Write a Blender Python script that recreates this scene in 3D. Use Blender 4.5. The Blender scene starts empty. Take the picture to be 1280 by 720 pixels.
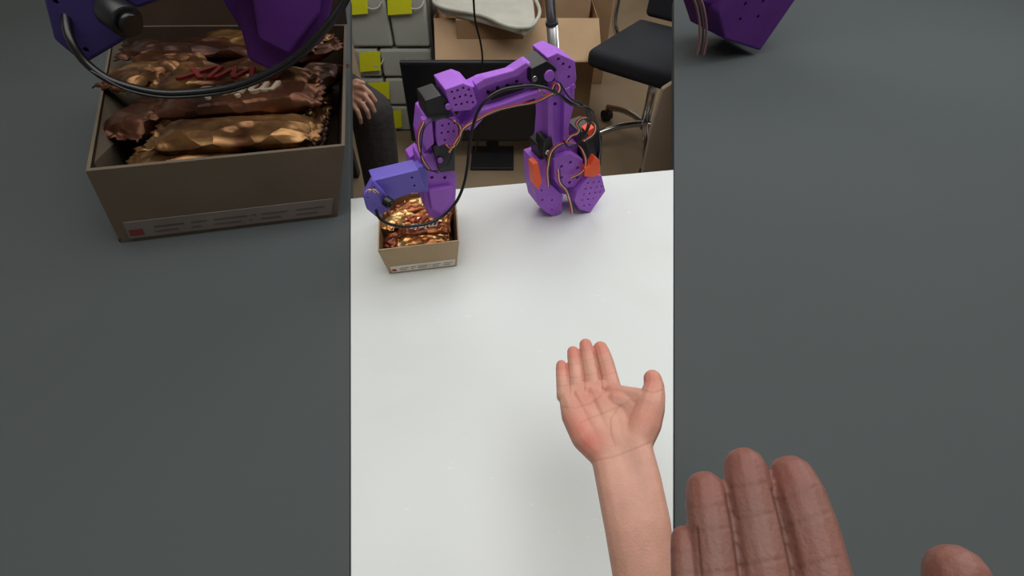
import bpy, bmesh, math, random
import numpy as np
from mathutils import Vector, Matrix, Quaternion
random.seed(7); np.random.seed(7)
scene=bpy.context.scene
scene.view_settings.view_transform='Standard'
scene.view_settings.look='None'

# ------------------------------------------------------------------ camera calibration
CAM=Vector((0,0,1.35)); PITCH=math.radians(48); FPX=600.0
cp,sp=math.cos(PITCH),math.sin(PITCH)
TZ=0.75   # table top height
def ray(px,py):
    u=(360-py)/FPX
    return Vector(((px-640)/FPX, cp+u*sp, -sp+u*cp))
def on_z(px,py,z):
    d=ray(px,py); return CAM+d*((z-CAM.z)/d.z)
def on_y(px,py,y):
    d=ray(px,py); return CAM+d*(y/d.y)
def at_d(px,py,dep): return CAM+ray(px,py)*dep
class Plane:
    def __init__(s,n,p,scale=1,zoom=1):
        s.n=Vector(n).normalized(); s.c=s.n.dot(Vector(p)); s.s=scale; s.zoom=zoom
    def __call__(s,px,py,off=0):
        px=640+(px-640)*s.zoom; py=360+(py-360)*s.zoom
        d=ray(px,py); c=s.c+off*s.s
        return CAM+d*((c-s.n.dot(CAM))/s.n.dot(d))

# ------------------------------------------------------------------ materials
def lin(c):
    return tuple(((v/255)/12.92 if v/255<=.04045 else ((v/255+.055)/1.055)**2.4) for v in c)+(1,)
def mat(name,c,rough=.5,metal=0,var=.08,scale=12,bump=0,bscale=60,spec=.5,c2=None,sss=0,lo=.35,hi=.65,bdist=.003,det=4):
    m=bpy.data.materials.new(name); m.use_nodes=True
    nt=m.node_tree; b=nt.nodes['Principled BSDF']
    tc=nt.nodes.new('ShaderNodeTexCoord'); nz=nt.nodes.new('ShaderNodeTexNoise')
    nz.inputs['Scale'].default_value=scale; nz.inputs['Detail'].default_value=5
    nt.links.new(tc.outputs['Object'],nz.inputs['Vector'])
    cr=nt.nodes.new('ShaderNodeValToRGB')
    a=lin(c)
    e=lin(c2) if c2 else tuple(v*(1-var) for v in a[:3])+(1,)
    if not c2: a=tuple(min(1,v*(1+var)) for v in a[:3])+(1,)
    cr.color_ramp.elements[0].position=lo; cr.color_ramp.elements[1].position=hi
    cr.color_ramp.elements[0].color=a; cr.color_ramp.elements[1].color=e
    nt.links.new(nz.outputs['Fac'],cr.inputs['Fac']); nt.links.new(cr.outputs['Color'],b.inputs['Base Color'])
    b.inputs['Roughness'].default_value=rough; b.inputs['Metallic'].default_value=metal
    b.inputs['Specular IOR Level'].default_value=spec
    if sss:
        b.inputs['Subsurface Weight'].default_value=sss; b.inputs['Subsurface Scale'].default_value=.006
        b.inputs['Subsurface Radius'].default_value=(1,.35,.2)
    if bump:
        n2=nt.nodes.new('ShaderNodeTexNoise'); n2.inputs['Scale'].default_value=bscale; n2.inputs['Detail'].default_value=det
        nt.links.new(tc.outputs['Object'],n2.inputs['Vector'])
        bp=nt.nodes.new('ShaderNodeBump'); bp.inputs['Strength'].default_value=bump; bp.inputs['Distance'].default_value=bdist
        nt.links.new(n2.outputs['Fac'],bp.inputs['Height']); nt.links.new(bp.outputs['Normal'],b.inputs['Normal'])
    return m
def foil(name,c,c2,rough,metal,scale,bscale,bdist):
    """crinkled foil: faceted voronoi creases"""
    m=mat(name,c,rough,metal,c2=c2,scale=scale,lo=.42,hi=.58)
    nt=m.node_tree; b=nt.nodes['Principled BSDF']; tc=nt.nodes.new('ShaderNodeTexCoord')
    mp=nt.nodes.new('ShaderNodeMapping'); mp.inputs['Scale'].default_value=(.6,1,1)
    v=nt.nodes.new('ShaderNodeTexVoronoi'); v.feature='F1'; v.inputs['Scale'].default_value=bscale
    bp=nt.nodes.new('ShaderNodeBump'); bp.inputs['Strength'].default_value=1; bp.inputs['Distance'].default_value=bdist
    nt.links.new(tc.outputs['Object'],mp.inputs['Vector']); nt.links.new(mp.outputs['Vector'],v.inputs['Vector'])
    nt.links.new(v.outputs['Distance'],bp.inputs['Height']); nt.links.new(bp.outputs['Normal'],b.inputs['Normal'])
    return m
def mix_in(m,fac,col):
    nt=m.node_tree; b=nt.nodes['Principled BSDF']; src=b.inputs['Base Color'].links[0].from_socket
    mx=nt.nodes.new('ShaderNodeMix'); mx.data_type='RGBA'
    nt.links.new(fac,mx.inputs['Factor']); nt.links.new(src,mx.inputs['A'])
    mx.inputs['B'].default_value=lin(col); nt.links.new(mx.outputs['Result'],b.inputs['Base Color'])
def skin_mat(name,base,flush,crease_gap_shade,red):
    m=mat(name,base,rough=.5,var=.07,scale=45,bump=.18,bscale=500,sss=.15,spec=.35)
    for attr,col in (('flush',flush),('redmark',red),('crease_gap_shade',crease_gap_shade)):
        at=m.node_tree.nodes.new('ShaderNodeAttribute'); at.attribute_name=attr
        mix_in(m,at.outputs['Fac'],col)
    return m
def smudged(m,col,amt,stretch=(1,1,1),scale=14,lo=.6,hi=.75):
    nt=m.node_tree; tc=nt.nodes.new('ShaderNodeTexCoord'); mp=nt.nodes.new('ShaderNodeMapping'); mp.inputs['Scale'].default_value=stretch
    nz=nt.nodes.new('ShaderNodeTexNoise'); nz.inputs['Scale'].default_value=scale; nz.inputs['Detail'].default_value=6; nz.inputs['Distortion'].default_value=.6
    mr=nt.nodes.new('ShaderNodeMapRange'); mr.inputs['From Min'].default_value=lo; mr.inputs['From Max'].default_value=hi; mr.inputs['To Max'].default_value=amt
    nt.links.new(tc.outputs['Object'],mp.inputs['Vector']); nt.links.new(mp.outputs['Vector'],nz.inputs['Vector']); nt.links.new(nz.outputs['Fac'],mr.inputs['Value'])
    mix_in(m,mr.outputs['Result'],col)
M={}
M['table']=mat('white_laminate',(218,222,221),.42,var=.012,scale=3,bump=.05,bscale=40)
smudged(M['table'],(202,202,194),.35,scale=3.5,lo=.5,hi=.75)
smudged(M['table'],(238,240,240),.7,stretch=(1,2.2,1),scale=60,lo=.69,hi=.74)
M['dark']=mat('dimmed_white_laminate',(80,85,86),.8,var=.02,scale=2,spec=.1)  # white table repeated at the sides, low light put into the colour
M['steel']=mat('painted_steel_leg',(60,60,62),.4,metal=.5)
M['purple']=mat('purple_pla_plastic',(168,98,216),.55,var=.06,scale=25,bump=.3,bscale=420)
M['violet']=mat('violet_camera_housing',(108,92,196),.42,var=.06,bump=.2,bscale=400)
M['purple_d']=mat('dimmed_purple_plastic',(90,44,124),.6,var=.08,spec=.2,bump=.2,bscale=120)  # arm plastic with the dim side lighting put into its colour
M['violet_d']=mat('dimmed_violet_plastic',(60,50,106),.6,var=.08,spec=.2)  # camera housing colour lowered to stand for dim light
M['black']=mat('black_servo_plastic',(22,22,26),.4)
M['cable']=mat('black_cable_rubber',(18,18,20),.32)
M['orange']=mat('orange_plastic',(255,92,45),.45)
M['chrome']=mat('chrome',(215,215,215),.22,metal=1,var=.02)
M['alu']=mat('brushed_aluminium',(190,190,190),.28,metal=.95,var=.04)
M['card']=mat('kraft_cardboard',(190,166,136),.85,var=.05,scale=20,bump=.15,bscale=90,spec=.1)
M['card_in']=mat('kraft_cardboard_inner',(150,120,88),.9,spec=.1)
M['card_d']=mat('dimmed_cardboard',(106,95,82),.9,var=.05,spec=.05)  # carton board darkened in colour to stand for dim light
M['card_di']=mat('dimmed_cardboard_inner',(66,54,45),.9,spec=.05)  # inner board, dimmed in colour the same way
M['card_bg']=mat('brown_cardboard',(162,130,98),.85,var=.06,scale=6,spec=.1)
M['card_bg2']=mat('tan_cardboard',(184,154,122),.85,var=.06,scale=6,spec=.1)
M['label']=mat('paper_label',(228,222,210),.7)
M['label_d']=mat('dim_paper_label',(122,114,110),.8,spec=.1)  # dim materials are the lit ones with reduced light put into colour
M['ink']=mat('label_ink',(90,80,78),.7)
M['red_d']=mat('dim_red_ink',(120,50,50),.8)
M['gold']=foil('gold_foil_wrapper',(244,206,140),(176,112,62),.28,.8,26,95,.005)
M['brown']=foil('brown_foil_wrapper',(170,100,60),(104,50,30),.3,.7,26,95,.005)
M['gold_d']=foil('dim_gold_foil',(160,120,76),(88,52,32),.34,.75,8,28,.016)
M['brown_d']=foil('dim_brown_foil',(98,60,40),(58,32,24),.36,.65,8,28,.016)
M['white_t']=mat('white_print',(240,230,215),.6); M['red_t']=mat('red_print',(170,30,26),.6)
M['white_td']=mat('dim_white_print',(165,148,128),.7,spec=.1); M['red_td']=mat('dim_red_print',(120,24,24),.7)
M['drawer']=mat('translucent_plastic_drawer',(186,188,178),.3,var=.05,scale=4)
M['frame']=mat('grey_drawer_frame',(112,112,106),.5)
M['note']=mat('yellow_sticky_note',(240,240,30),.7,var=.03)
M['screen']=mat('monitor_screen',(26,27,32),.25); M['bezel']=mat('monitor_bezel',(30,30,33),.5)
M['floor']=mat('beige_vinyl_floor',(140,120,96),.5,var=.1,scale=3)
M['wall']=mat('wall_paint',(205,200,190),.9,var=.02)
M['ceil']=mat('ceiling_paint',(235,235,232),.9,var=.01)
M['fabric']=mat('black_chair_fabric',(28,31,38),.85,bump=.4,bscale=300)
M['trouser']=mat('charcoal_trousers',(56,52,54),.9,bump=.5,bscale=60,scale=18,bdist=.01)
M['shirt']=mat('grey_shirt',(90,95,105),.9,bump=.3,bscale=200)
M['shoe']=mat('dark_shoe',(34,38,46),.6); M['sole']=mat('shoe_sole',(150,150,148),.6)
M['hair']=mat('black_hair',(24,20,18),.6)
M['skin']=skin_mat('skin',(204,154,135),(204,124,108),(166,102,88),(196,84,74))
M['skin_b']=skin_mat('skin_brown',(130,92,82),(130,80,70),(88,54,46),(126,62,54))  # same skin with dimness put into the colour
M['skin_p']=mat('skin_person',(198,150,126),.5,var=.05)
M['wr']=mat('red_wire',(180,40,36),.5); M['ww']=mat('white_wire',(228,212,180),.5); M['wb']=mat('brown_wire',(70,38,26),.5)
M['wp']=mat('dim_pink_wire',(132,94,98),.6); M['wp2']=mat('dim_grey_wire',(70,60,64),.6)
M['offw']=mat('off_white_plastic',(190,190,180),.4)
M['beige']=mat('beige_board',(165,146,126),.85,var=.08,scale=4)

# ------------------------------------------------------------------ mesh helpers
def link(o,parent=None):
    scene.collection.objects.link(o)
    if parent: o.parent=parent
    return o
def empty(name,loc=(0,0,0)):
    e=bpy.data.objects.new(name,None); e.empty_display_size=.05; e.location=loc
    scene.collection.objects.link(e)
    return e
def mesh(name,verts,faces,m,parent=None,bev=0,smooth=False,seg=2):
    me=bpy.data.meshes.new(name); me.from_pydata([tuple(v) for v in verts],[],faces); 
    bm=bmesh.new(); bm.from_mesh(me); bmesh.ops.recalc_face_normals(bm,faces=bm.faces); bm.to_mesh(me); bm.free()
    o=bpy.data.objects.new(name,me); link(o,parent)
    if m: me.materials.append(m)
    if bev:
        b=o.modifiers.new('bevel','BEVEL'); b.width=bev; b.segments=seg; b.limit_method='ANGLE'; b.angle_limit=math.radians(35)
    if smooth:
        for p in me.polygons: p.use_smooth=True
    return o
def bake(o):
    dg=bpy.context.evaluated_depsgraph_get(); dg.update()
    me=bpy.data.meshes.new_from_object(o.evaluated_get(dg)); o.modifiers.clear(); o.data=me
def extrude_poly(name,f,vec,m,parent=None,bev=0):
    n=len(f); vs=list(f)+[p+vec for p in f]
    fs=[list(range(n)),list(range(2*n-1,n-1,-1))]+[[i,(i+1)%n,n+(i+1)%n,n+i] for i in range(n)]
    return mesh(name,vs,fs,m,parent,bev)
def box(name,c,size,m,parent=None,bev=0,rot=0,tilt=0):
    sx,sy,sz=[v/2 for v in size]; R=Matrix.Rotation(rot,3,'Z')@Matrix.Rotation(tilt,3,'X')
    vs=[Vector(c)+R@Vector((x*sx,y*sy,z*sz)) for x in(-1,1) for y in(-1,1) for z in(-1,1)]
    fs=[(0,1,3,2),(4,6,7,5),(0,4,5,1),(2,3,7,6),(0,2,6,4),(1,5,7,3)]
    return mesh(name,vs,fs,m,parent,bev)
def basis(z):
    z=z.normalized(); a=Vector((0,0,1)) if abs(z.z)<.9 else Vector((0,1,0))
    x=a.cross(z).normalized(); return x,z.cross(x),z
def seg_box(name,p0,p1,w,t,m,parent,bev=.002):
    x,y,z=basis(p1-p0)
    vs=[];
    for p in(p0,p1):
        for a,b in((-1,-1),(1,-1),(1,1),(-1,1)): vs.append(p+x*a*w/2+y*b*t/2)
    return mesh(name,vs,[(0,1,2,3),(7,6,5,4),(0,1,5,4),(1,2,6,5),(2,3,7,6),(3,0,4,7)],m,parent,bev)
def cyl(name,p0,p1,r0,r1,m,parent,n=24,bev=0):
    x,y,z=basis(p1-p0); vs=[]
    for p,r in((p0,r0),(p1,r1)):
        for i in range(n):
            a=2*math.pi*i/n; vs.append(p+x*r*math.cos(a)+y*r*math.sin(a))
    fs=[list(range(n)),list(range(2*n-1,n-1,-1))]+[[i,(i+1)%n,n+(i+1)%n,n+i] for i in range(n)]
    o=mesh(name,vs,fs,m,parent,bev)
    for p in o.data.polygons:
        if len(p.vertices)==4: p.use_smooth=True
    return o
def tube(name,pts,r,m,parent):
    cu=bpy.data.curves.new(name,'CURVE'); cu.dimensions='3D'; cu.bevel_depth=r; cu.bevel_resolution=3; cu.resolution_u=8
    s=cu.splines.new('BEZIER'); s.bezier_points.add(len(pts)-1)
    for b,p in zip(s.bezier_points,pts):
        b.co=p; b.handle_left_type=b.handle_right_type='AUTO'
    cu.use_fill_caps=True; cu.materials.append(m)
    o=bpy.data.objects.new(name,cu); return link(o,parent)
def prism(name,pix,Pm,front,th,m,parent,bev=.0015,holes=None,hr=.0024,hd=.012):
    s=Pm.s; f=[Pm(x,y,front) for x,y in pix]; vec=-Pm.n*th*s
    o=extrude_poly(name,f,vec,m,parent,bev*s)
    if holes:
        bm=bmesh.new()
        x,y,z=basis(Pm.n); R=Matrix((x,y,z)).transposed().to_4x4()
        for h in holes:
            c=Pm(h[0],h[1],front); L=(hd+.004)*s
            bmesh.ops.create_cone(bm,cap_ends=True,segments=14,radius1=hr*s,radius2=hr*s,depth=L,
              matrix=Matrix.Translation(c-Pm.n*(L/2-.004*s))@R)
        me=bpy.data.meshes.new('cut'); bm.to_mesh(me); bm.free()
        me.materials.append(m)
        co=bpy.data.objects.new('cut',me); scene.collection.objects.link(co)
        md=o.modifiers.new('b','BOOLEAN'); md.object=co; md.operation='DIFFERENCE'; md.solver='EXACT'
        bake(o); bpy.data.objects.remove(co)
    return o
bm=bmesh.new(); bmesh.ops.create_icosphere(bm,subdivisions=2,radius=1)
SV=np.array([v.co[:] for v in bm.verts]); SF=np.array([[v.index for v in f.verts] for f in bm.faces]); bm.free()
def blob(name,chains,voxel,m,parent,smooth=6,step=.2):
    V=[];F=[];k=0
    for ch in chains:
        for (p,r),(q,t) in zip(ch[:-1],ch[1:]):
            p=np.array(p);q=np.array(q); L=np.linalg.norm(q-p); n=max(2,int(L/(step*min(r,t)))+1)
            for i in range(n+1):
                f=i/n; V.append(SV*(r+(t-r)*f)+p+(q-p)*f); F.append(SF+k); k+=len(SV)
    V=np.concatenate(V);F=np.concatenate(F)
    me=bpy.data.meshes.new(name); me.from_pydata(V.tolist(),[],F.tolist())
    o=bpy.data.objects.new(name,me); link(o,parent); me.materials.append(m)
    r=o.modifiers.new('r','REMESH'); r.mode='VOXEL'; r.voxel_size=voxel; r.use_smooth_shade=True
    s=o.modifiers.new('s','SMOOTH'); s.iterations=smooth; s.factor=.5
    bake(o)
    if not o.data.materials: o.data.materials.append(m)
    for p in o.data.polygons: p.use_smooth=True
    return o

# ------------------------------------------------------------------ room
box('floor',(0,1.3,-.05),(6.4,7.6,.1),M['floor'])
box('ceiling',(0,1.3,2.75),(6.4,7.6,.1),M['ceil'])
box('wall_back',(0,4.65,1.35),(6.4,.1,2.7),M['wall'])
box('wall_front',(0,-2.05,1.35),(6.4,.1,2.7),M['wall'])
box('wall_left',(-2.75,1.3,1.35),(.1,6.6,2.7),M['wall'])
box('wall_right',(2.75,1.3,1.35),(.1,6.6,2.7),M['wall'])
box('baseboard_back',(0,4.59,.05),(5.3,.02,.1),M['offw'])

# ------------------------------------------------------------------ tables
def table(name,poly,m,legs):
    e=empty(name); th=.03
    extrude_poly('tabletop',[Vector((x,y,TZ)) for x,y in poly],Vector((0,0,-th)),m,e,bev=.0015)
    for i,(x,y) in enumerate(legs):
        box('leg_%d'%(i+1),(x,y,(TZ-th)/2),(.04,.04,TZ-th),M['steel'],e,bev=.003)
    return e
sx=lambda y:.150+.2253*y
bl=on_z(438,248,TZ); br=on_z(842,212,TZ); Y0=-.35
table('white_table',[(-sx(Y0),Y0),(sx(Y0),Y0),(br.x,br.y),(bl.x,bl.y)],M['table'],[(-.04,-.3),(.04,-.3),(-.24,.68),(.24,.72)])
g=.0012
table('dimmed_desk',[(-sx(Y0)-g,Y0),(-sx(1.99)-g,1.99),(-2.1,1.99),(-2.1,Y0)],M['dark'],[(-.16,-.3),(-2.05,-.3),(-2.05,1.94),(-.75,1.94)])  # desks carry the side areas' dimness in their colour
table('dimmed_desk',[(sx(Y0)+g,Y0),(sx(1.99)+g,1.99),(2.1,1.99),(2.1,Y0)],M['dark'],[(.16,-.3),(2.05,-.3),(2.05,1.94),(.95,1.94)])

# ------------------------------------------------------------------ wrappers + boxes
def wrapper(name,c,L,W,H,yaw,tilt,m,parent,roll=0,text=None,tm=None,flip=False,seed=1):
    nu,nv=40,14; vs=[];fs=[]
    R=Matrix.Rotation(yaw,3,'Z')@Matrix.Rotation(tilt,3,'Y')@Matrix.Rotation(roll,3,'X')
    rnd=random.Random(seed)
    ph=[rnd.uniform(0,6.28) for _ in range(6)]
    for side in(1,-1):
        for i in range(nu+1):
            u=i/nu*2-1; 
            a=abs(u); prof=1 if a<.66 else max(0,(1-((a-.66)/.2)))if a<.86 else 0
            prof=math.sqrt(prof) if prof>0 else 0
            wid=1-.10*math.exp(-((a-.84)/.06)**2)
            for j in range(nv+1):
                v=j/nv*2-1
                x=u*L/2+(L*.012*(1 if j%2 else -1) if a>.99 else 0)
                z=side*(H/2*prof*math.sqrt(max(0,1-v**4))+H*.03)
                cr=(math.sin(u*9+v*3+ph[0])*math.sin(v*5+u*2+ph[1])+.6*math.sin(u*17-v*6+ph[2]))*H*.05
                z+=cr*prof*(1-v*v)+rnd.uniform(-1,1)*H*.02*prof*(1 if abs(v)<.95 else 0)
                if a>.8: z+=H*.08*math.sin(v*9+ph[3])+ (H*.05 if i%2 else -H*.05)
                vs.append(Vector(c)+R@Vector((x,v*W/2*wid,z)))
    N=(nu+1)*(nv+1)
    for s in(0,1):
        for i in range(nu):
            for j in range(nv):
                a=s*N+i*(nv+1)+j; q=[a,a+1,a+nv+2,a+nv+1]; fs.append(q if s else q[::-1])
    for i in range(nu):
        for j in(0,nv):
            a=i*(nv+1)+j; fs.append([a,a+nv+1,N+a+nv+1,N+a])
    for j in range(nv):
        for i in(0,nu):
            a=i*(nv+1)+j; fs.append([a,a+1,N+a+1,N+a])
    o=mesh(name,vs,fs,m,parent,smooth=True)
    if text:
        cu=bpy.data.curves.new('print','FONT'); cu.body=text; cu.size=W*.82; cu.align_x='CENTER'; cu.align_y='CENTER'; cu.extrude=H*.10; cu.shear=.2
        cu.offset=W*.01
        cu.materials.append(tm); t=bpy.data.objects.new(name+'_print',cu); link(t,parent)
        t.matrix_world=Matrix.Translation(Vector(c)+R@Vector((L*.02,0,H/2+H*.04)))@(R@Matrix.Rotation(math.pi if flip else 0,3,'Z')).to_4x4()
    return o
def carton(name,bot,rim,m,mi,lab,labc,th=.002):
    e=empty(name)
    cb=sum(bot,Vector())/4
    def ins(p): 
        d=(cb-p); d.z=0; return p+d.normalized()*th*1.5
    names=['front_panel','right_panel','back_panel','left_panel']
    for i in range(4):
        j=(i+1)%4
        o=[bot[i],bot[j],rim[j],rim[i]]; q=[ins(p) for p in o]
        me=mesh(names[i],o+q,[(0,1,2,3),(7,6,5,4),(0,1,5,4),(1,2,6,5),(2,3,7,6),(3,0,4,7)],m,e)
        me.data.materials.append(mi)
        me.data.polygons[1].material_index=1
    mesh('bottom_panel',[p+Vector((0,0,.001)) for p in bot]+[p+Vector((0,0,.001+th)) for p in bot],[(0,1,2,3),(7,6,5,4),(0,1,5,4),(1,2,6,5),(2,3,7,6),(3,0,4,7)],mi,e)
    fn=(bot[1]-bot[0]).cross(rim[0]-bot[0]).normalized()
    if fn.y>0: fn=-fn
    def fp(u,v): return bot[0].lerp(bot[1],u).lerp(rim[0].lerp(rim[1],u),v)+fn*th*.3
    def patch(nm,u0,u1,v0,v1,mm,k=1):
        return extrude_poly(nm,[fp(u0,v0)+fn*th*.1*k,fp(u1,v0)+fn*th*.1*k,fp(u1,v1)+fn*th*.1*k,fp(u0,v1)+fn*th*.1*k],-fn*th*.3,mm,e)
    patch('label',.05,.97,.05,.29,lab)
    patch('label_mark',.06,.12,.09,.18,labc,2)
    for k,(a,b) in enumerate([(.17,.30),(.33,.40),(.43,.58),(.60,.62),(.64,.76),(.8,.93)]):
        patch('label_text_%d'%k,a,b,.18,.20,M['ink'],2); 
        patch('label_text2_%d'%k,a,b-.03,.11,.13,M['ink'],2)
    return e
def bil(q,u,v): return q[0].lerp(q[1],u).lerp(q[3].lerp(q[2],u),v)

bot=[on_z(487,342,TZ+.001),on_z(571,332,TZ+.001)]
rim=[on_z(472,313,.812),on_z(574,301,.812),on_z(569,238,.812),on_z(474,243,.812)]
bd=(rim[3]-rim[0])*.95; bd.z=0; bot+= [bot[1]+bd,bot[0]+bd]
e=carton('cardboard_box',bot,rim,M['card'],M['card_in'],M['label'],M['red_t'])
def heap(cn,q,z,its,frac,W,H,S,mg,mb):
    fd=q[1]-q[0]; fy=math.atan2(fd.y,fd.x)
    for k,(u,v,dz,yaw,tl,mm,tx) in enumerate(its):
        p=bil(q,u,v); p.z=z+dz*S
        L=frac*(bil(q,1,v)-bil(q,0,v)).length if abs(yaw)<.7 else frac*.9*(q[1]-q[0]).length
        wrapper('wrapper_%d'%(k+1),p,L,W,H,yaw+fy*(1-v)*.9,tl,mg if mm else mb,cn,text=tx[0] if tx else None,tm=tx[1] if tx else None,flip=bool(tx),seed=k+5)
def items(tw,tr,n,v0):
    r=random.Random(4); it=[]
    for i in range(n):
        v=v0+(.88-v0)*i/(n-1)
        it.append((r.uniform(.44,.56),v,-.010,r.uniform(-.06,.06),r.uniform(-.06,.06),r.random()>.5,None))
        it.append((r.uniform(.43,.57),v,-.001,r.uniform(-.05,.05) if i==0 else r.uniform(-.3,.3),r.uniform(-.1,.1),r.random()>.5,None))
    for (u,v,dz,yaw,tl,mm) in [(.36,.62,.009,-.5,.12,1),(.64,.68,.009,.5,-.1,0),(.42,.80,.012,.25,.1,0),(.60,.86,.013,-.3,-.1,1),(.22,.62,.014,1.2,.1,1),(.82,.52,.006,1.3,.05,0),(.20,.40,.006,1.35,.05,0)]:
        it.append((u,v,dz,yaw,tl,mm,None))
    it+=[(.54,.49,.015,.02,.03,1,('TWIX',tr)),(.57,.31,.019,.02,-.02,0,('minis',tw)),(.55,.16,.012,.03,.03,1,None)]
    return it
cand=empty('candy_bars')
heap(cand,rim,.788,items(M['white_t'],M['red_t'],5,.18),.66,.028,.013,1,M['gold'],M['brown'])

# enlarged repeat of the carton; dimness is put into its colours
botL=[on_z(150,303,TZ+.001),on_z(422,270,TZ+.001),Vector((-.46,1.27,TZ+.001)),Vector((-.92,1.27,TZ+.001))]
rimL=[on_z(107,214,.90),on_z(431,182,.90),Vector((-.412,1.29,.90)),Vector((-.99,1.28,.90))]
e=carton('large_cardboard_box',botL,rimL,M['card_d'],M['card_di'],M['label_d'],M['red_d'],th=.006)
extrude_poly('back_flap',[rimL[3],rimL[2],rimL[2]+Vector((.012,.03,.14)),rimL[3]+Vector((.02,.03,.14))],Vector((0,.006,0)),M['card_di'],e,bev=.001)
cand2=empty('large_candy_bars')
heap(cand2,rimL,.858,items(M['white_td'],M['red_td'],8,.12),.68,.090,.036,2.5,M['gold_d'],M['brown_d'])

# ------------------------------------------------------------------ robot arm
A=Plane((.412,-.911,0),(.113,.76,.75))
def gripper(Pm,pa,pur,vio,full=True):
    prism('wrist_motor',[(541,184),(558,178),(569,184),(569,214),(550,216)],Pm,.034,.03,M['black'],pa)
    prism('gripper_body',[(524,197),(545,190),(566,204),(571,222),(570,244),(566,262),(556,271),(546,275),(536,270),(531,250),(526,226)],Pm,.026,.036,pur,pa,
          holes=[(540,222),(556,222),(548,240),(548,206)] ,hr=.0028)
    prism('gripper_jaw',[(512,197),(524,188),(531,200),(534,232),(540,256),(535,262),(524,244),(516,226)],Pm,-.004,.026,pur,pa)
    prism('gripper_ridge',[(536,238),(566,234),(564,252),(552,268),(540,262)],Pm,.034,.01,pur,pa)
    prism('camera_mount',[(466,226),(524,212),(531,236),(492,250),(480,242)],Pm,.05,.03,vio,pa,holes=[(515,222),(518,232)],hr=.0018)
    prism('camera_mount_arm',[(510,214),(534,206),(536,240),(516,242)],Pm,.035,.02,vio,pa)
    prism('camera_board',[(455,246),(466,226),(482,243),(488,262),(471,272),(459,262)],Pm,.062,.012,vio,pa,holes=[(460,247),(468,234),(472,266)],hr=.0012,hd=.004)
    s=Pm.s; ax=(Vector((.45,-.25,-.2))).normalized()
    c=Pm(484,252,.066); cyl('camera_lens',c-ax*.004*s,c+ax*.007*s,.0078*s,.0078*s,M['black'],pa,bev=.001*s)
    cyl('camera_lens_ring',c+ax*.0065*s,c+ax*.010*s,.0055*s,.005*s,M['cable'],pa)
    if full:
        for k,(dx,mm) in enumerate([(0,M['ww']),(2,M['wr']),(4,M['ww'])]):
            tube('camera_wire_%d'%k,[Pm(457+dx,240,.07),Pm(462+dx,237,.075),Pm(469+dx,241,.07)],.0007*s,mm,pa)
r=empty('robot_arm')
gripper(A,r,M['purple'],M['violet'])
P=M['purple']
prism('base_foot_1',[(668,203),(682,198),(688,230),(704,244),(702,266),(692,271),(683,266),(673,257),(669,238)],A,.017,.045,P,r,holes=[(677,238),(678,250),(690,250),(690,262)],hr=.002)
prism('base_foot_2',[(721,240),(735,221),(752,219),(757,239),(738,266),(724,262),(718,251)],A,.036,.055,P,r,holes=[(735,229),(742,228),(749,227),(732,236),(739,235),(746,234),(752,233),(730,243),(737,242),(744,241),(750,240),(728,250),(735,249),(742,248),(730,257),(737,256)],hr=.0018)
prism('base_body',[(686,186),(726,178),(744,196),(746,222),(730,234),(712,244),(698,242),(688,232)],A,0,.06,P,r)
prism('turret',[(692,200),(712,192),(729,200),(730,220),(718,234),(702,236),(694,226)],A,.026,.03,P,r,holes=[(702,208),(702,222),(713,203),(722,210),(722,222),(712,228)],hr=.003)
prism('base_motor',[(724,166),(741,159),(753,171),(752,207),(738,214),(726,205)],A,.01,.045,M['black'],r)
prism('motor_clip_1',[(731,212),(738,207),(744,196),(750,201),(751,217),(742,222),(731,221)],A,.038,.014,M['orange'],r)
prism('motor_clip_2',[(666,206),(673,203),(678,228),(673,238),(668,232)],A,.03,.02,M['orange'],r)
prism('motor_clip_3',[(733,165),(743,159),(746,166),(738,172)],A,.02,.02,M['orange'],r)
prism('rear_motor',[(671,182),(680,176),(686,200),(674,204)],A,.012,.03,M['black'],r)
prism('upper_arm',[(686,100),(719,84),(718,130),(711,160),(712,196),(708,208),(694,212),(684,204),(679,184),(682,150),(680,120)],A,.014,.036,P,r,holes=[(694,130),(703,126),(690,206),(703,202)],hr=.003)
prism('upper_arm_rib',[(685,120),(691,116),(693,196),(686,198)],A,.026,.014,P,r)
prism('upper_arm_rib_2',[(706,112),(714,108),(710,176),(704,184)],A,.026,.014,P,r)
prism('shoulder_motor',[(680,176),(690,172),(694,196),(685,203),(679,196)],A,.03,.03,M['black'],r)
prism('elbow_bracket',[(684,72),(697,66),(719,76),(721,98),(716,116),(706,120),(700,104),(688,94)],A,.024,.05,P,r,holes=[(704,80),(712,84),(711,96),(698,74),(694,88)],hr=.0024)
prism('elbow_motor',[(664,86),(684,76),(695,84),(694,101),(676,108),(664,104)],A,.032,.04,M['black'],r)
c=A(686,94,.032); cyl('elbow_horn',c-A.n*.002,c+A.n*.004,.008,.008,P,r)
prism('forearm',[(588,110),(604,102),(640,93),(660,80),(671,76),(675,82),(668,92),(664,104),(678,110),(692,109),(693,118),(664,122),(628,128),(604,140),(592,158),(582,164),(577,156),(587,138)],A,.018,.026,P,r,holes=[(634,107),(622,110),(646,102),(610,115)],hr=.003)
prism('forearm_rail',[(582,160),(602,138),(628,130),(676,113),(690,113),(690,119),(676,121),(630,137),(606,147),(590,165)],A,.034,.012,P,r)
prism('forearm_flange',[(594,106),(606,98),(642,88),(658,78),(664,82),(648,95),(610,107),(598,114)],A,.034,.014,P,r)
prism('forearm_insert',[(612,118),(640,108),(656,106),(656,112),(632,120),(614,126)],A,.024,.01,M['black'],r)
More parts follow.
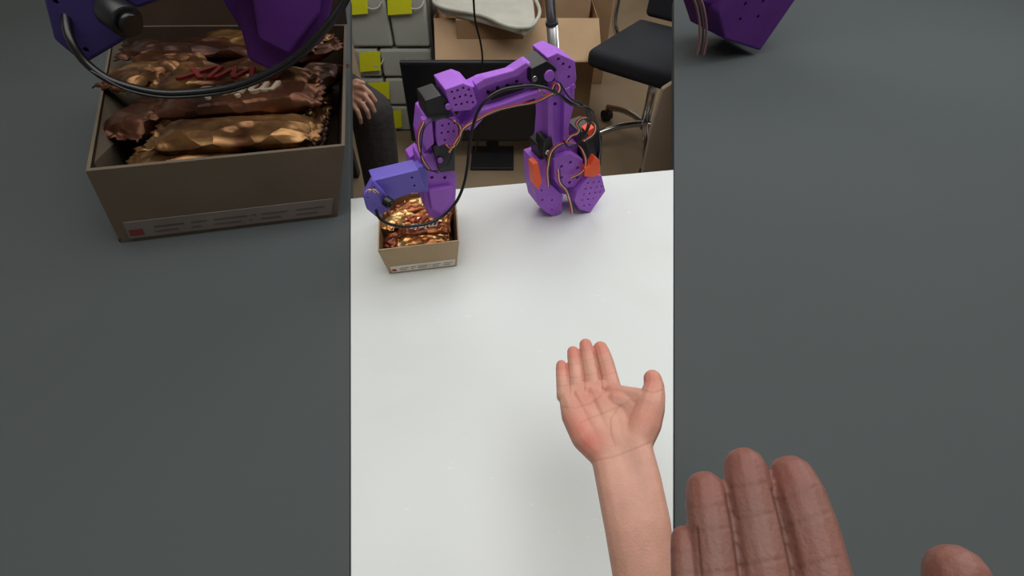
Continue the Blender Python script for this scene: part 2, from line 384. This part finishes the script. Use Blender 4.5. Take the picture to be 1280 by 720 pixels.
prism('perforated_block',[(556,112),(579,104),(590,108),(597,130),(588,138),(566,140),(561,128)],A,.036,.05,P,r,holes=[(565,115),(572,113),(579,110),(586,112),(568,123),(575,121),(582,119),(589,120),(570,131),(577,130),(584,128),(591,128)],hr=.0018)
prism('wrist_motor_top',[(531,126),(551,119),(563,126),(563,144),(548,150),(534,148)],A,.034,.04,M['black'],r)
prism('wrist_link',[(529,144),(536,140),(548,148),(566,142),(575,150),(572,172),(566,190),(560,204),(546,210),(530,196),(526,172)],A,.02,.04,P,r,holes=[(556,160),(564,162)],hr=.002)
prism('wrist_fork',[(545,150),(570,146),(572,166),(564,184),(548,188),(545,170)],A,.034,.014,P,r,holes=[(553,157),(561,155),(568,154),(552,166),(560,165),(567,164),(556,175)],hr=.0018)
prism('wrist_cap',[(528,150),(540,146),(543,180),(533,188),(526,176)],A,.032,.012,P,r)
for k,(x,y,o) in enumerate([(560,133,.037),(668,98,.033),(716,108,.025),(684,190,.031),(550,200,.036)]):
    c=A(x,y,o); cyl('servo_screw_%d'%k,c-A.n*.001,c+A.n*.0025,.004,.004,M['chrome'] if k%2 else P,r,n=16)
cab=[(470,262,.07),(474,272,.075),(490,281,.08),(515,283,.08),(545,275,.08),(566,258,.08),(578,236,.075),(584,210,.07),(587,180,.065),(592,155,.06),(602,132,.06),(620,116,.06),(645,109,.06),(672,108,.06),(698,118,.05),(716,130,.045),(736,136,.04),(744,150,.03),(750,178,.02),(748,200,.01)]
tube('camera_cable',[A(*c) for c in cab],.0023,M['cable'],r)
tube('camera_cable_return',[A(x,y,o) for x,y,o in [(692,112,.06),(712,130,.05),(734,138,.045),(738,152,.04),(728,172,.04),(712,184,.04),(704,176,.04)]],.0016,M['cable'],r)
tube('column_cable',[A(x,y,o) for x,y,o in [(700,104,.05),(712,122,.05),(728,132,.045),(735,150,.04),(732,170,.03),(738,190,.03)]],.0014,M['cable'],r)
tube('wrist_cable',[A(x,y,o) for x,y,o in [(548,216,.045),(530,208,.05),(527,180,.05),(533,156,.045),(546,150,.04),(560,148,.04),(574,162,.04),(566,190,.04),(556,210,.045),(540,214,.045)]],.001,M['cable'],r)
def ribbon(nm,pts,dx=1.5,dy=.7):
    for k,mm in enumerate((M['wr'],M['ww'],M['wb'])):
        tube('%s_%d'%(nm,k),[A(x+dx*k,y+dy*k,o) for x,y,o in pts],.001,mm,r)
ribbon('forearm_wires',[(560,190,.045),(572,170,.045),(578,160,.045),(594,150,.042),(612,140,.042),(640,132,.042),(670,126,.042),(690,116,.042)])
ribbon('base_wires',[(696,212,.04),(698,228,.044),(706,238,.044),(711,252,.044),(714,267,.044)],dx=1.8,dy=-.3)
ribbon('turret_wires',[(684,232,.03),(684,205,.036),(692,184,.036),(712,178,.036),(728,190,.032),(728,212,.034),(712,222,.034)])
ribbon('column_wires',[(704,180,.036),(712,170,.036),(722,164,.034),(720,152,.034),(738,150,.03),(742,164,.03),(728,176,.03)])
ribbon('elbow_wires',[(672,112,.04),(684,118,.04),(698,112,.04),(694,104,.036),(688,112,.036)])
ribbon('wrist_wires',[(528,152,.04),(522,168,.04),(526,196,.04),(536,212,.04)])
ribbon('gripper_wires',[(566,150,.045),(574,158,.045),(571,176,.045),(562,184,.045),(556,180,.045)])

# pole behind the arm
pl=empty('telescopic_pole')
p0=Vector((.110,.862,TZ)); d=(at_d(687.5,0,.745)-p0); 
cyl('pole_foot',p0,p0+Vector((0,0,.006)),.022,.02,M['steel'],pl)
cyl('pole_lower',p0+d*.01,p0+d*.90,.0092,.0092,M['alu'],pl); cyl('pole_collar',p0+d*.895,p0+d*.912,.0102,.0102,M['steel'],pl)
cyl('pole_upper',p0+d*.90,p0+d*1.7,.0078,.0078,M['alu'],pl)

# robot arm over the large box (same gripper design, dimness put into the plastic colour)
B=Plane((.2,-.98,0),(-.5,1.03,.9),scale=3.2,zoom=3.17)
r2=empty('dark_robot_arm')
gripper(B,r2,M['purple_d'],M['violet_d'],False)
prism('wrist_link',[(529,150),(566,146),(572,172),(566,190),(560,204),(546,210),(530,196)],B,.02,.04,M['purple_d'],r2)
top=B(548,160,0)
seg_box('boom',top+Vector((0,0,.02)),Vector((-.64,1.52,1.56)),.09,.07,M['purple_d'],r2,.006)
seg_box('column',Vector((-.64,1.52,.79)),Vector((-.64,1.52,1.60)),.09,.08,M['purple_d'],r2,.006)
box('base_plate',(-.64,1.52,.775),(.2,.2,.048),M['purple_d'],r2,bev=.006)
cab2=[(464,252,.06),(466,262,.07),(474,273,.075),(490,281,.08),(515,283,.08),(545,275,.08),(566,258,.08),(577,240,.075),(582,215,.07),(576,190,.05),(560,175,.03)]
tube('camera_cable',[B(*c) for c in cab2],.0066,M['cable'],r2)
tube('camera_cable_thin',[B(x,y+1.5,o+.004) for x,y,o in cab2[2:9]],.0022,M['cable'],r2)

# enlarged repeat of the arm base, dimmed through its plastic colour
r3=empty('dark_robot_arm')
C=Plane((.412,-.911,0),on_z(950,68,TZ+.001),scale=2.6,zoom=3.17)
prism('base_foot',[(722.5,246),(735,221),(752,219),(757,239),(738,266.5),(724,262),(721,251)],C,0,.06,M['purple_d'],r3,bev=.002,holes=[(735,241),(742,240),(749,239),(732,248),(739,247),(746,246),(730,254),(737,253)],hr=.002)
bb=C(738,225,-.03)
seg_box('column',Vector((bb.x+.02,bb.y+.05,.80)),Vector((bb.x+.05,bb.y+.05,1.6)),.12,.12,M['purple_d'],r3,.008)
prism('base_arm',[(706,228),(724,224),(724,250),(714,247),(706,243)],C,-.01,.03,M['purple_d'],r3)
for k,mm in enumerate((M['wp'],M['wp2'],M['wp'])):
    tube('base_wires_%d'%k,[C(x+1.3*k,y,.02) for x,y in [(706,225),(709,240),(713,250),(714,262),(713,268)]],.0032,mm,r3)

# ------------------------------------------------------------------ background
dr=empty('plastic_drawer_unit'); Yd=2.36
zz=lambda py,y:on_y(640,py,y).z
xl,xr=-.76,-.376
box('frame',((xl+xr)/2,Yd+.22,.40),(xr-xl,.36,.80),M['frame'],dr,bev=.006)
rows=[.78,zz(60,Yd),zz(97,Yd),zz(132,Yd),zz(166,Yd),.01]
k=0
for i in range(5):
    z1,z0=rows[i]-.006,rows[i+1]+.006
    cols=[(xl+.01,-.56),(-.55,xr-.01)] if i==0 else [(xl+.01,-.64),(-.63,xr-.01)]
    for a,b in cols:
        k+=1
        box('drawer_%d'%k,((a+b)/2,Yd+.02,(z0+z1)/2),(b-a,.05,z1-z0),M['drawer'],dr,bev=.01)
        zc=(z0+z1)/2+.01; xc=(a+b)/2+.04
        tube('handle_%d'%k,[Vector((xc-.04,Yd-.006,zc+.01)),Vector((xc-.02,Yd-.02,zc-.01)),Vector((xc+.02,Yd-.02,zc-.01)),Vector((xc+.04,Yd-.006,zc+.01))],.004,M['offw'],dr)
for i,(x,y,w,h) in enumerate([(448,9,24,20),(500,9,30,20),(463,78,26,24),(474,115,26,22),(496,150,13,22)]):
    q=[on_y(x-w/2,y+h/2,Yd-.026),on_y(x+w/2,y+h/2-2,Yd-.026),on_y(x+w/2-1,y-h/2-2,Yd-.024),on_y(x-w/2-1,y-h/2,Yd-.024)]
    extrude_poly('sticky_note_%d'%(i+1),q,Vector((0,.0015,0)),M['note'],dr)

mo=empty('computer_monitor')
x0=on_y(500,90,2.08).x; x1=on_y(690,90,2.08).x
box('panel',((x0+x1)/2,2.10,.285),(x1-x0,.03,.37),M['bezel'],mo,bev=.005,tilt=-.05)
box('screen',((x0+x1)/2,2.083,.287),(x1-x0-.02,.004,.345),M['screen'],mo,tilt=-.05)
xc=on_z(616,195,0).x
box('stand_neck',(xc,2.13,.12),(.06,.025,.22),M['bezel'],mo,bev=.004)
box('stand_base',(xc,2.08,.008),(.21,.2,.016),M['bezel'],mo,bev=.005)

bx=empty('open_cardboard_box'); X0,X1,Y1,Y2,ZT=-.355,.395,2.37,2.80,.545
t=.008
box('front_panel',((X0+X1)/2,Y1,ZT/2),(X1-X0,t,ZT),M['card_bg'],bx)
box('rear_panel',((X0+X1)/2,Y2,ZT/2),(X1-X0,t,ZT),M['card_bg'],bx)
box('side_panel_1',(X0,(Y1+Y2)/2,ZT/2),(t,Y2-Y1,ZT),M['card_bg'],bx)
box('side_panel_2',(X1,(Y1+Y2)/2,ZT/2),(t,Y2-Y1,ZT),M['card_bg'],bx)
box('inner_floor',((X0+X1)/2,(Y1+Y2)/2,.40),(X1-X0-.02,Y2-Y1-.02,.01),M['card_in'],bx)
extrude_poly('front_flap',[Vector((X0,Y1-.005,ZT)),Vector((X1,Y1-.005,ZT)),Vector((X1+.01,2.20,.425)),Vector((X0+.01,2.20,.425))],Vector((0,.004,.006)),M['card_bg2'],bx,bev=.001)
extrude_poly('side_flap',[Vector((X1,Y1,ZT)),Vector((X1,Y2,ZT)),Vector((X1+.06,Y2,ZT-.12)),Vector((X1+.06,Y1,ZT-.12))],Vector((.005,0,0)),M['card_bg'],bx)
wt=empty('white_plastic_tray')
a=[on_z(541,-6,.60),on_z(547,8,.60),on_z(600,20,.60),on_z(655,36,.60),on_z(670,28,.60),on_z(666,-10,.60)]
extrude_poly('tray_body',a,Vector((0,0,-.03)),M['offw'],wt,bev=.008)
tube('tray_rim',[p+Vector((0,0,.004)) for p in a],.008,M['offw'],wt)
box('tray_support',(sum(p.x for p in a)/6,sum(p.y for p in a)/6+.02,.487),(.3,.12,.165),M['card_bg'],wt)
b2=empty('small_cardboard_box')
box('carton_body',(.265,2.63,.515),(.22,.2,.22),M['card_bg2'],b2,bev=.004); box('carton_tape',(.265,2.63,.627),(.05,.2,.003),M['card_bg'],b2)
b3=empty('cardboard_carton'); box('carton_body',(.30,3.05,.30),(.5,.3,.6),M['card_bg'],b3,bev=.004); box('carton_tape',(.30,3.05,.602),(.06,.3,.003),M['card_bg2'],b3)

hc=empty('hanging_cable'); q=on_y(592,0,1.7)
tube('cord',[Vector((q.x,1.7,2.69)),Vector((q.x,1.7,1.6)),q,on_y(594,25,1.72),on_y(601,55,1.74),on_y(603,80,1.78),on_y(597,120,1.85),on_y(600,160,1.92),on_y(594,190,1.98)],.0035,M['cable'],hc)

# office chair
ch=empty('office_chair'); cc=Vector((.66,2.20,0)); rt=math.radians(-38)
def cr(x,y,z): 
    v=Matrix.Rotation(rt,3,'Z')@Vector((x,y,z)); return cc+v
def rounded(nm,cx,cy,cz,w,d,h,m,tilt=0,bev=.03):
    o=box(nm,(0,0,0),(w,d,h),m,ch,bev=bev); o.modifiers['bevel'].segments=5
    o.matrix_world=Matrix.Translation(cr(cx,cy,cz))@Matrix.Rotation(rt,4,'Z')@Matrix.Rotation(tilt,4,'X'); 
    for p in o.data.polygons: p.use_smooth=True
rounded('seat',0,0,.46,.48,.48,.08,M['fabric'])
rounded('seat_shell',0,0,.42,.40,.40,.03,M['black'],bev=.01)
rounded('backrest',0,.27,.74,.42,.05,.46,M['fabric'],tilt=-.12,bev=.024)
tube('back_bracket',[cr(0,.15,.41),cr(0,.27,.42),cr(0,.32,.5),cr(0,.3,.62)],.014,M['chrome'],ch)
for s in(-1,1):
    tube('armrest_%d'%(1 if s<0 else 2),[cr(.2*s,.1,.43),cr(.27*s,.08,.47),cr(.28*s,.05,.64),cr(.27*s,-.12,.66)],.012,M['chrome'],ch)
cyl('gas_post',cr(0,0,.10),cr(0,0,.42),.022,.022,M['chrome'],ch)
for i in range(5):
    a=math.radians(72*i+12); ex,ey=.30*math.cos(a),.30*math.sin(a)
    tube('star_leg_%d'%i,[cr(0,0,.13),cr(ex*.5,ey*.5,.12),cr(ex,ey,.075)],.016,M['chrome'],ch)
    u=(cr(ex,ey,0)-cr(0,0,0)).cross(Vector((0,0,1))).normalized()
    p=cr(ex,ey,.03); cyl('caster_%d'%i,p-u*.022,p+u*.022,.03,.03,M['black'],ch,bev=.004)

sh=empty('folded_cardboard_sheet')
pts=[on_y(850,98,1.45),on_y(828,112,1.45),on_y(814,160,1.45),on_y(798,238,1.45)]; pts.append(Vector((pts[-1].x-.03,1.45,.003))); pts.append(Vector((.78,1.45,.003)))
extrude_poly('sheet',pts,Vector((0,.02,0)),M['beige'],sh,bev=.004)
extrude_poly('sheet_fold',[p+Vector((.05,.03,-.02 if p.z>.1 else 0)) for p in pts],Vector((0,.02,0)),M['card_bg2'],sh,bev=.004)

# ------------------------------------------------------------------ seated person (at the far side of the left desk)
pe=empty('seated_person'); V=lambda *a:Vector(a)
bxx=-1.10; by=2.14
hipL=V(bxx+.10,by-.02,.52); hipR=V(bxx-.10,by-.02,.52)
kn=V(-.525,1.69,.455); kn2=V(-1.2,1.68,.46)
blob('trousers',[[(hipL,.10),(hipL.lerp(kn,.5),.09),(kn,.082)],[(kn,.082),(V(-.535,1.69,.30),.080),(V(-.55,1.69,.11),.076)],
  [(hipR,.10),(hipR.lerp(kn2,.5),.085),(kn2,.07)],[(kn2,.07),(V(-1.2,1.68,.3),.066),(V(-1.2,1.68,.11),.06)],
  [(hipL,.105),(V(bxx,by,.53),.115),(hipR,.105)],[(V(bxx+.05,by+.02,.6),.11),(V(bxx-.05,by+.02,.6),.11)]],.008,M['trouser'],pe)
blob('shirt',[[(V(bxx+.06,by+.02,.6),.115),(V(bxx+.08,by+.03,.85),.115),(V(bxx+.10,by+.04,1.0),.1)],[(V(bxx-.06,by+.02,.6),.115),(V(bxx-.08,by+.03,.85),.115),(V(bxx-.10,by+.04,1.0),.1)],
  [(V(bxx+.16,by+.04,1.04),.065),(V(bxx,by+.04,1.07),.075),(V(bxx-.16,by+.04,1.04),.065)],
  [(V(bxx+.18,by+.04,1.03),.06),(V(bxx+.22,by+.06,.76),.048),(V(bxx+.25,by-.02,.67),.043),(V(-.80,2.0,.61),.04)],
  [(V(bxx-.18,by+.04,1.03),.06),(V(bxx-.24,by+.06,.76),.048),(V(bxx-.22,by-.02,.67),.043),(V(-1.24,1.98,.62),.04)]],.008,M['shirt'],pe)
hx,hy=bxx,by+.02
blob('head',[[(V(hx,hy+.02,1.08),.055),(V(hx,hy+.01,1.17),.052)],[(V(hx,hy,1.20),.06),(V(hx,hy+.005,1.26),.078),(V(hx,hy+.015,1.31),.085)],
  [(V(hx,hy-.07,1.245),.014),(V(hx,hy-.085,1.225),.014)],[(V(hx-.085,hy+.01,1.25),.014),(V(hx-.085,hy+.015,1.27),.016)],[(V(hx+.085,hy+.01,1.25),.014),(V(hx+.085,hy+.015,1.27),.016)],
  [(V(hx-.015,hy-.065,1.195),.008),(V(hx+.015,hy-.065,1.195),.008)]],.005,M['skin_p'],pe)
blob('hair',[[(V(hx,hy+.035,1.33),.088),(V(hx,hy+.06,1.27),.075)],[(V(hx,hy-.01,1.37),.05),(V(hx,hy+.03,1.36),.075)]],.006,M['hair'],pe)
for s in(-1,1):
    cyl('eye_%d'%(s+2),V(hx+.03*s,hy-.062,1.265),V(hx+.03*s,hy-.072,1.265),.009,.008,M['black'],pe)
def hp(x,y,dep,r): return (at_d(x,y,dep),r)
blob('resting_hand',[[ (V(-.82,2.02,.615),.033),(V(-.68,1.78,.60),.027),hp(430,115,1.65,.026),hp(440,121,1.63,.026)],
  [hp(438,115,1.63,.024),hp(442,129,1.63,.024)],
  [hp(442,109,1.62,.011),hp(454,109,1.60,.0095),hp(463,117,1.61,.0085),hp(469,126,1.63,.008)],
  [hp(443,116,1.62,.011),hp(456,120,1.60,.0095),hp(464,130,1.61,.0085),hp(468,139,1.63,.008)],
  [hp(443,123,1.62,.011),hp(453,130,1.60,.0095),hp(459,139,1.61,.0085),hp(461,147,1.63,.008)],
  [hp(440,130,1.62,.010),hp(447,139,1.60,.009),hp(450,147,1.61,.008),hp(451,153,1.63,.0075)],
  [hp(436,107,1.62,.012),hp(446,102,1.62,.011),hp(454,104,1.63,.009)]],.0032,M['skin_p'],pe,smooth=3)
blob('far_hand',[[(V(-1.24,2.0,.62),.03),(V(-1.21,1.80,.57),.026),(V(-1.21,1.75,.56),.03)]]+[[(V(-1.24+.02*i,1.74,.56),.01),(V(-1.24+.02*i,1.68,.55),.009),(V(-1.24+.02*i,1.645,.52),.008)] for i in range(4)]+[[(V(-1.18,1.78,.56),.011),(V(-1.15,1.74,.55),.009)]],.0035,M['skin_p'],pe,smooth=3)
for nm,x in(('shoe_1',-.55),('shoe_2',-1.2)):
    blob(nm,[[(V(x,1.72,.062),.042),(V(x,1.62,.055),.042),(V(x+.01,1.53,.042),.036)],[(V(x,1.71,.10),.042),(V(x,1.68,.09),.042)]],.006,M['shoe'],pe)
    box(nm+'_sole',(x,1.63,.011),(.085,.27,.02),M['sole'],pe,bev=.008)
st=empty('stool'); cyl('stool_seat',V(bxx,by,.375),V(bxx,by,.405),.19,.19,M['black'],st,bev=.006,n=40)
for i in range(4):
    a=math.pi/4+i*math.pi/2; cyl('stool_leg_%d'%i,V(bxx+.12*math.cos(a),by+.12*math.sin(a),.376),V(bxx+.19*math.cos(a),by+.19*math.sin(a),0),.013,.012,M['chrome'],st)

# ------------------------------------------------------------------ open hands
FING={'index':[(765,486,.495,12),(761,468,.508,10.8),(757,453,.521,10.4),(753,441,.534,9.8),(750.5,435,.543,8.9)],
 'middle':[(741.5,488,.50,11.5),(739,468,.513,10.0),(736,452,.528,9.5),(733,438,.541,8.9),(732,431,.549,8.1)],
 'ring':[(721.5,490,.50,10.8),(720,472,.512,9.3),(718.5,457,.525,8.9),(717,446,.537,8.4),(716.4,440,.545,7.7)],
 'pinky':[(705,495,.495,9.8),(703.4,482,.506,8.4),(702.4,471,.515,7.9),(701.8,461,.524,7.4),(701.7,456.5,.53,6.8)]}
FING_B={k:list(v) for k,v in FING.items()}
FING_B['pinky']=[(710.5,497,.495,7.5),(709.2,484,.506,6.1),(708.5,474,.515,5.8),(708,464,.524,5.5),(707.8,459,.53,5.1)]
REST=[[(765,486,.495,12.5),(779,520,.468,18),(786,556,.44,21)],
 [(741,489,.499,11.5),(757,520,.469,19),(772,560,.44,21)],
 [(722,491,.499,11),(736,520,.471,17),(760,565,.438,21)],
 [(708,496,.495,9.8),(717,520,.470,16),(731,547,.452,18),(756,570,.436,19)],
 [(795,556,.437,20),(806,530,.446,21),(812,510,.453,19),(816,495,.460,15.5),(817.5,483,.466,12.8),(815.5,473,.470,11.2)],
 [(768,493,.486,13),(786,497,.476,14),(804,504,.462,18)],[(772,505,.476,17),(792,512,.466,19),(800,524,.455,20)],
 [(765,486,.495,12),(741,488,.499,11.5),(722,490,.499,11),(709,495,.495,9.8)],
 [(730,507,.485,14),(757,505,.482,16),(778,530,.462,21),(768,552,.450,23),(748,535,.462,20)]]
ARM=[[(757,570,.436,19),(768,608,.418,23),(781,662,.40,26),(795,722,.385,30),(806,790,.375,34)],
 [(776,568,.436,20),(786,606,.418,25),(797,660,.40,30),(805,722,.385,33),(812,790,.375,36)],
 [(766,569,.436,20),(777,607,.418,25),(789,661,.40,29),(800,722,.385,32),(809,790,.375,35)],
 [(786,563,.436,20),(795,605,.418,25),(805,658,.40,29),(810,722,.385,32),(815,790,.375,35)],
 [(795,557,.436,20),(803,600,.418,24),(812,655,.40,27),(815,722,.385,30),(818,790,.375,34)]]
CRE=[[(783,503),(771,511),(763,524),(763,540),(769,558)],[(781,505),(762,513),(742,521),(724,529)],[(703,509),(720,510),(738,504),(750,495)],
 [(742,577),(770,570),(812,554)],[(805,488),(816,491),(827,488)]]
def make_hand(name,zoom,dmap,m,F,elbow=None,voxel=.0009):
    root=empty(name)
    def cv(t):
        x,y,d,r=t; d=dmap(d); x=640+(x-640)*zoom; y=360+(y-360)*zoom
        return (at_d(x,y,d),r*zoom*d/FPX)
    chains=[[cv(t) for t in c] for c in list(F.values())+REST]
    arm=[[cv(t) for t in c] for c in ARM]
    for i,a in enumerate(arm):
        if elbow: a.append((Vector(elbow)+Vector((.006*(i-2),0,0)),a[-1][1]*1.25))
    o=blob('hand_and_forearm',chains+arm,voxel,m,root,smooth=5,step=.13)
    def chart(me):
        n=len(me.vertices)
        co=np.empty(n*3); me.vertices.foreach_get('co',co); co=co.reshape(-1,3)
        q=co-np.array(CAM); dep=q[:,1]*cp-q[:,2]*sp; up=q[:,1]*sp+q[:,2]*cp
        return n,co,q,FPX*q[:,0]/dep/zoom+640,-FPX*up/dep/zoom+360
    n,co,q,X,Y=chart(o.data)
    vg=o.vertex_groups.new(name='palm')
    w=np.clip((Y-500)/50,0,1)
    for i in np.nonzero(w>0)[0]: vg.add([int(i)],float(w[i]),'REPLACE')
    s=o.modifiers.new('s','SMOOTH'); s.iterations=60; s.factor=.5; s.vertex_group='palm'
    bake(o)
    me=o.data
    for p in me.polygons: p.use_smooth=True
    n,co,q,X,Y=chart(me)
    no=np.empty(n*3); me.vertices.foreach_get('normal',no); no=no.reshape(-1,3)
    face=np.clip(-(no*q).sum(1)/np.linalg.norm(q,axis=1),0,1)
    segs=[]
    for l in CRE:
        segs+=[(a,b,.6,1.3) for a,b in zip(l[:-1],l[1:])]
    for f in F.values():
        for (i,fr,wt) in((1,0,.45),(2,.15,.4),(3,.0,.35)):
            a=np.array(f[i][:2]);b=np.array(f[i+1][:2]) ; c=a+(b-a)*fr; d=(b-a)/np.linalg.norm(b-a); nn=np.array((-d[1],d[0]))*f[i][3]*.8
            segs.append((c-nn,c+nn,wt,.8))
    fs=list(F.values())
    sep=[]
    for f1,f2 in zip(fs[:-1],fs[1:]):
        pts=[((np.array(f1[i][:2])+np.array(f2[i][:2]))/2) for i in range(0,4)]
        sep+=[(a,b,.9,.8) for a,b in zip(pts[:-1],pts[1:])]
    def field(ss):
        cre=np.zeros(n)
        for a,b,w,sg in ss:
            a=np.array(a,float);b=np.array(b,float);ab=b-a
            t=np.clip(((X-a[0])*ab[0]+(Y-a[1])*ab[1])/(ab@ab),0,1)
            dd=np.hypot(X-a[0]-t*ab[0],Y-a[1]-t*ab[1])
            cre=np.maximum(cre,w*np.exp(-(dd/sg)**2))
        return cre*(face>.2)
    cre=field(segs); sp_=field(sep)
    co=co-no*((cre*.0006)+(sp_*.0010))[:,None]
    me.vertices.foreach_set('co',co.ravel())
    fl=np.zeros(n); rd=np.zeros(n)
    for x,y,s,w in [(750,434,14,.8),(731,430,13,.8),(717,439,12,.8),(702,457,12,.8),(816,475,16,.7),(808,520,24,.5),(722,530,22,.7),(735,495,22,.5),(764,488,16,.5),(740,552,20,.7),(760,462,14,.4)]:
        fl=np.maximum(fl,w*np.exp(-((X-x)**2+(Y-y)**2)/s**2))
    for x,y,s,w in [(735,551,11,.4),(726,538,8,.25),(745,566,8,.2)]:
        rd=np.maximum(rd,w*np.exp(-((X-x)**2+(Y-y)**2)/s**2))
    for nm,ar in(('crease_gap_shade',np.maximum(cre*.5,sp_*.5)),('flush',fl),('redmark',rd)):  # palm lines' own colour, plus shade painted between the fingers
        at=me.attributes.new(nm,'FLOAT','POINT'); at.data.foreach_set('value',ar.astype(np.float32))
    me.update()
    return root
make_hand('open_hand',1,lambda d:d,M['skin'],FING,elbow=(.14,-.14,.93))
make_hand('open_hand',3.17,lambda d:.2+(d-.5)*.7,M['skin_b'],FING_B,elbow=(.12,-.30,1.0))  # enlarged repeat of the hand, dimmed by its skin colour

# ------------------------------------------------------------------ lights
def area(name,loc,tgt,sx_,sy_,e,col):
    l=bpy.data.lights.new(name,'AREA'); l.shape='RECTANGLE'; l.size=sx_; l.size_y=sy_; l.energy=e; l.color=col
    o=bpy.data.objects.new(name,l); o.location=loc; scene.collection.objects.link(o)
    o.rotation_euler=(Vector(tgt)-Vector(loc)).to_track_quat('-Z','Y').to_euler()
area('ceiling_light',(0,.6,2.68),(0,.6,0),2.4,1.6,33,(1,.99,.96))
area('ceiling_light.001',(0,3.2,2.68),(0,3.2,0),2.0,1.2,27,(1,.97,.92))
area('window_light',(1.9,1.9,2.2),(.1,.6,.75),1.2,1.0,19,(.92,.97,1))
w=bpy.data.worlds.new('world'); scene.world=w; w.use_nodes=True
w.node_tree.nodes['Background'].inputs[0].default_value=(.8,.85,.9,1); w.node_tree.nodes['Background'].inputs[1].default_value=.4

cam=bpy.data.cameras.new('camera'); co=bpy.data.objects.new('camera',cam); scene.collection.objects.link(co)
co.location=CAM; co.rotation_euler=(math.pi/2-PITCH,0,0)
cam.sensor_width=36; cam.lens=FPX/1280*36; cam.clip_start=.01
scene.camera=co
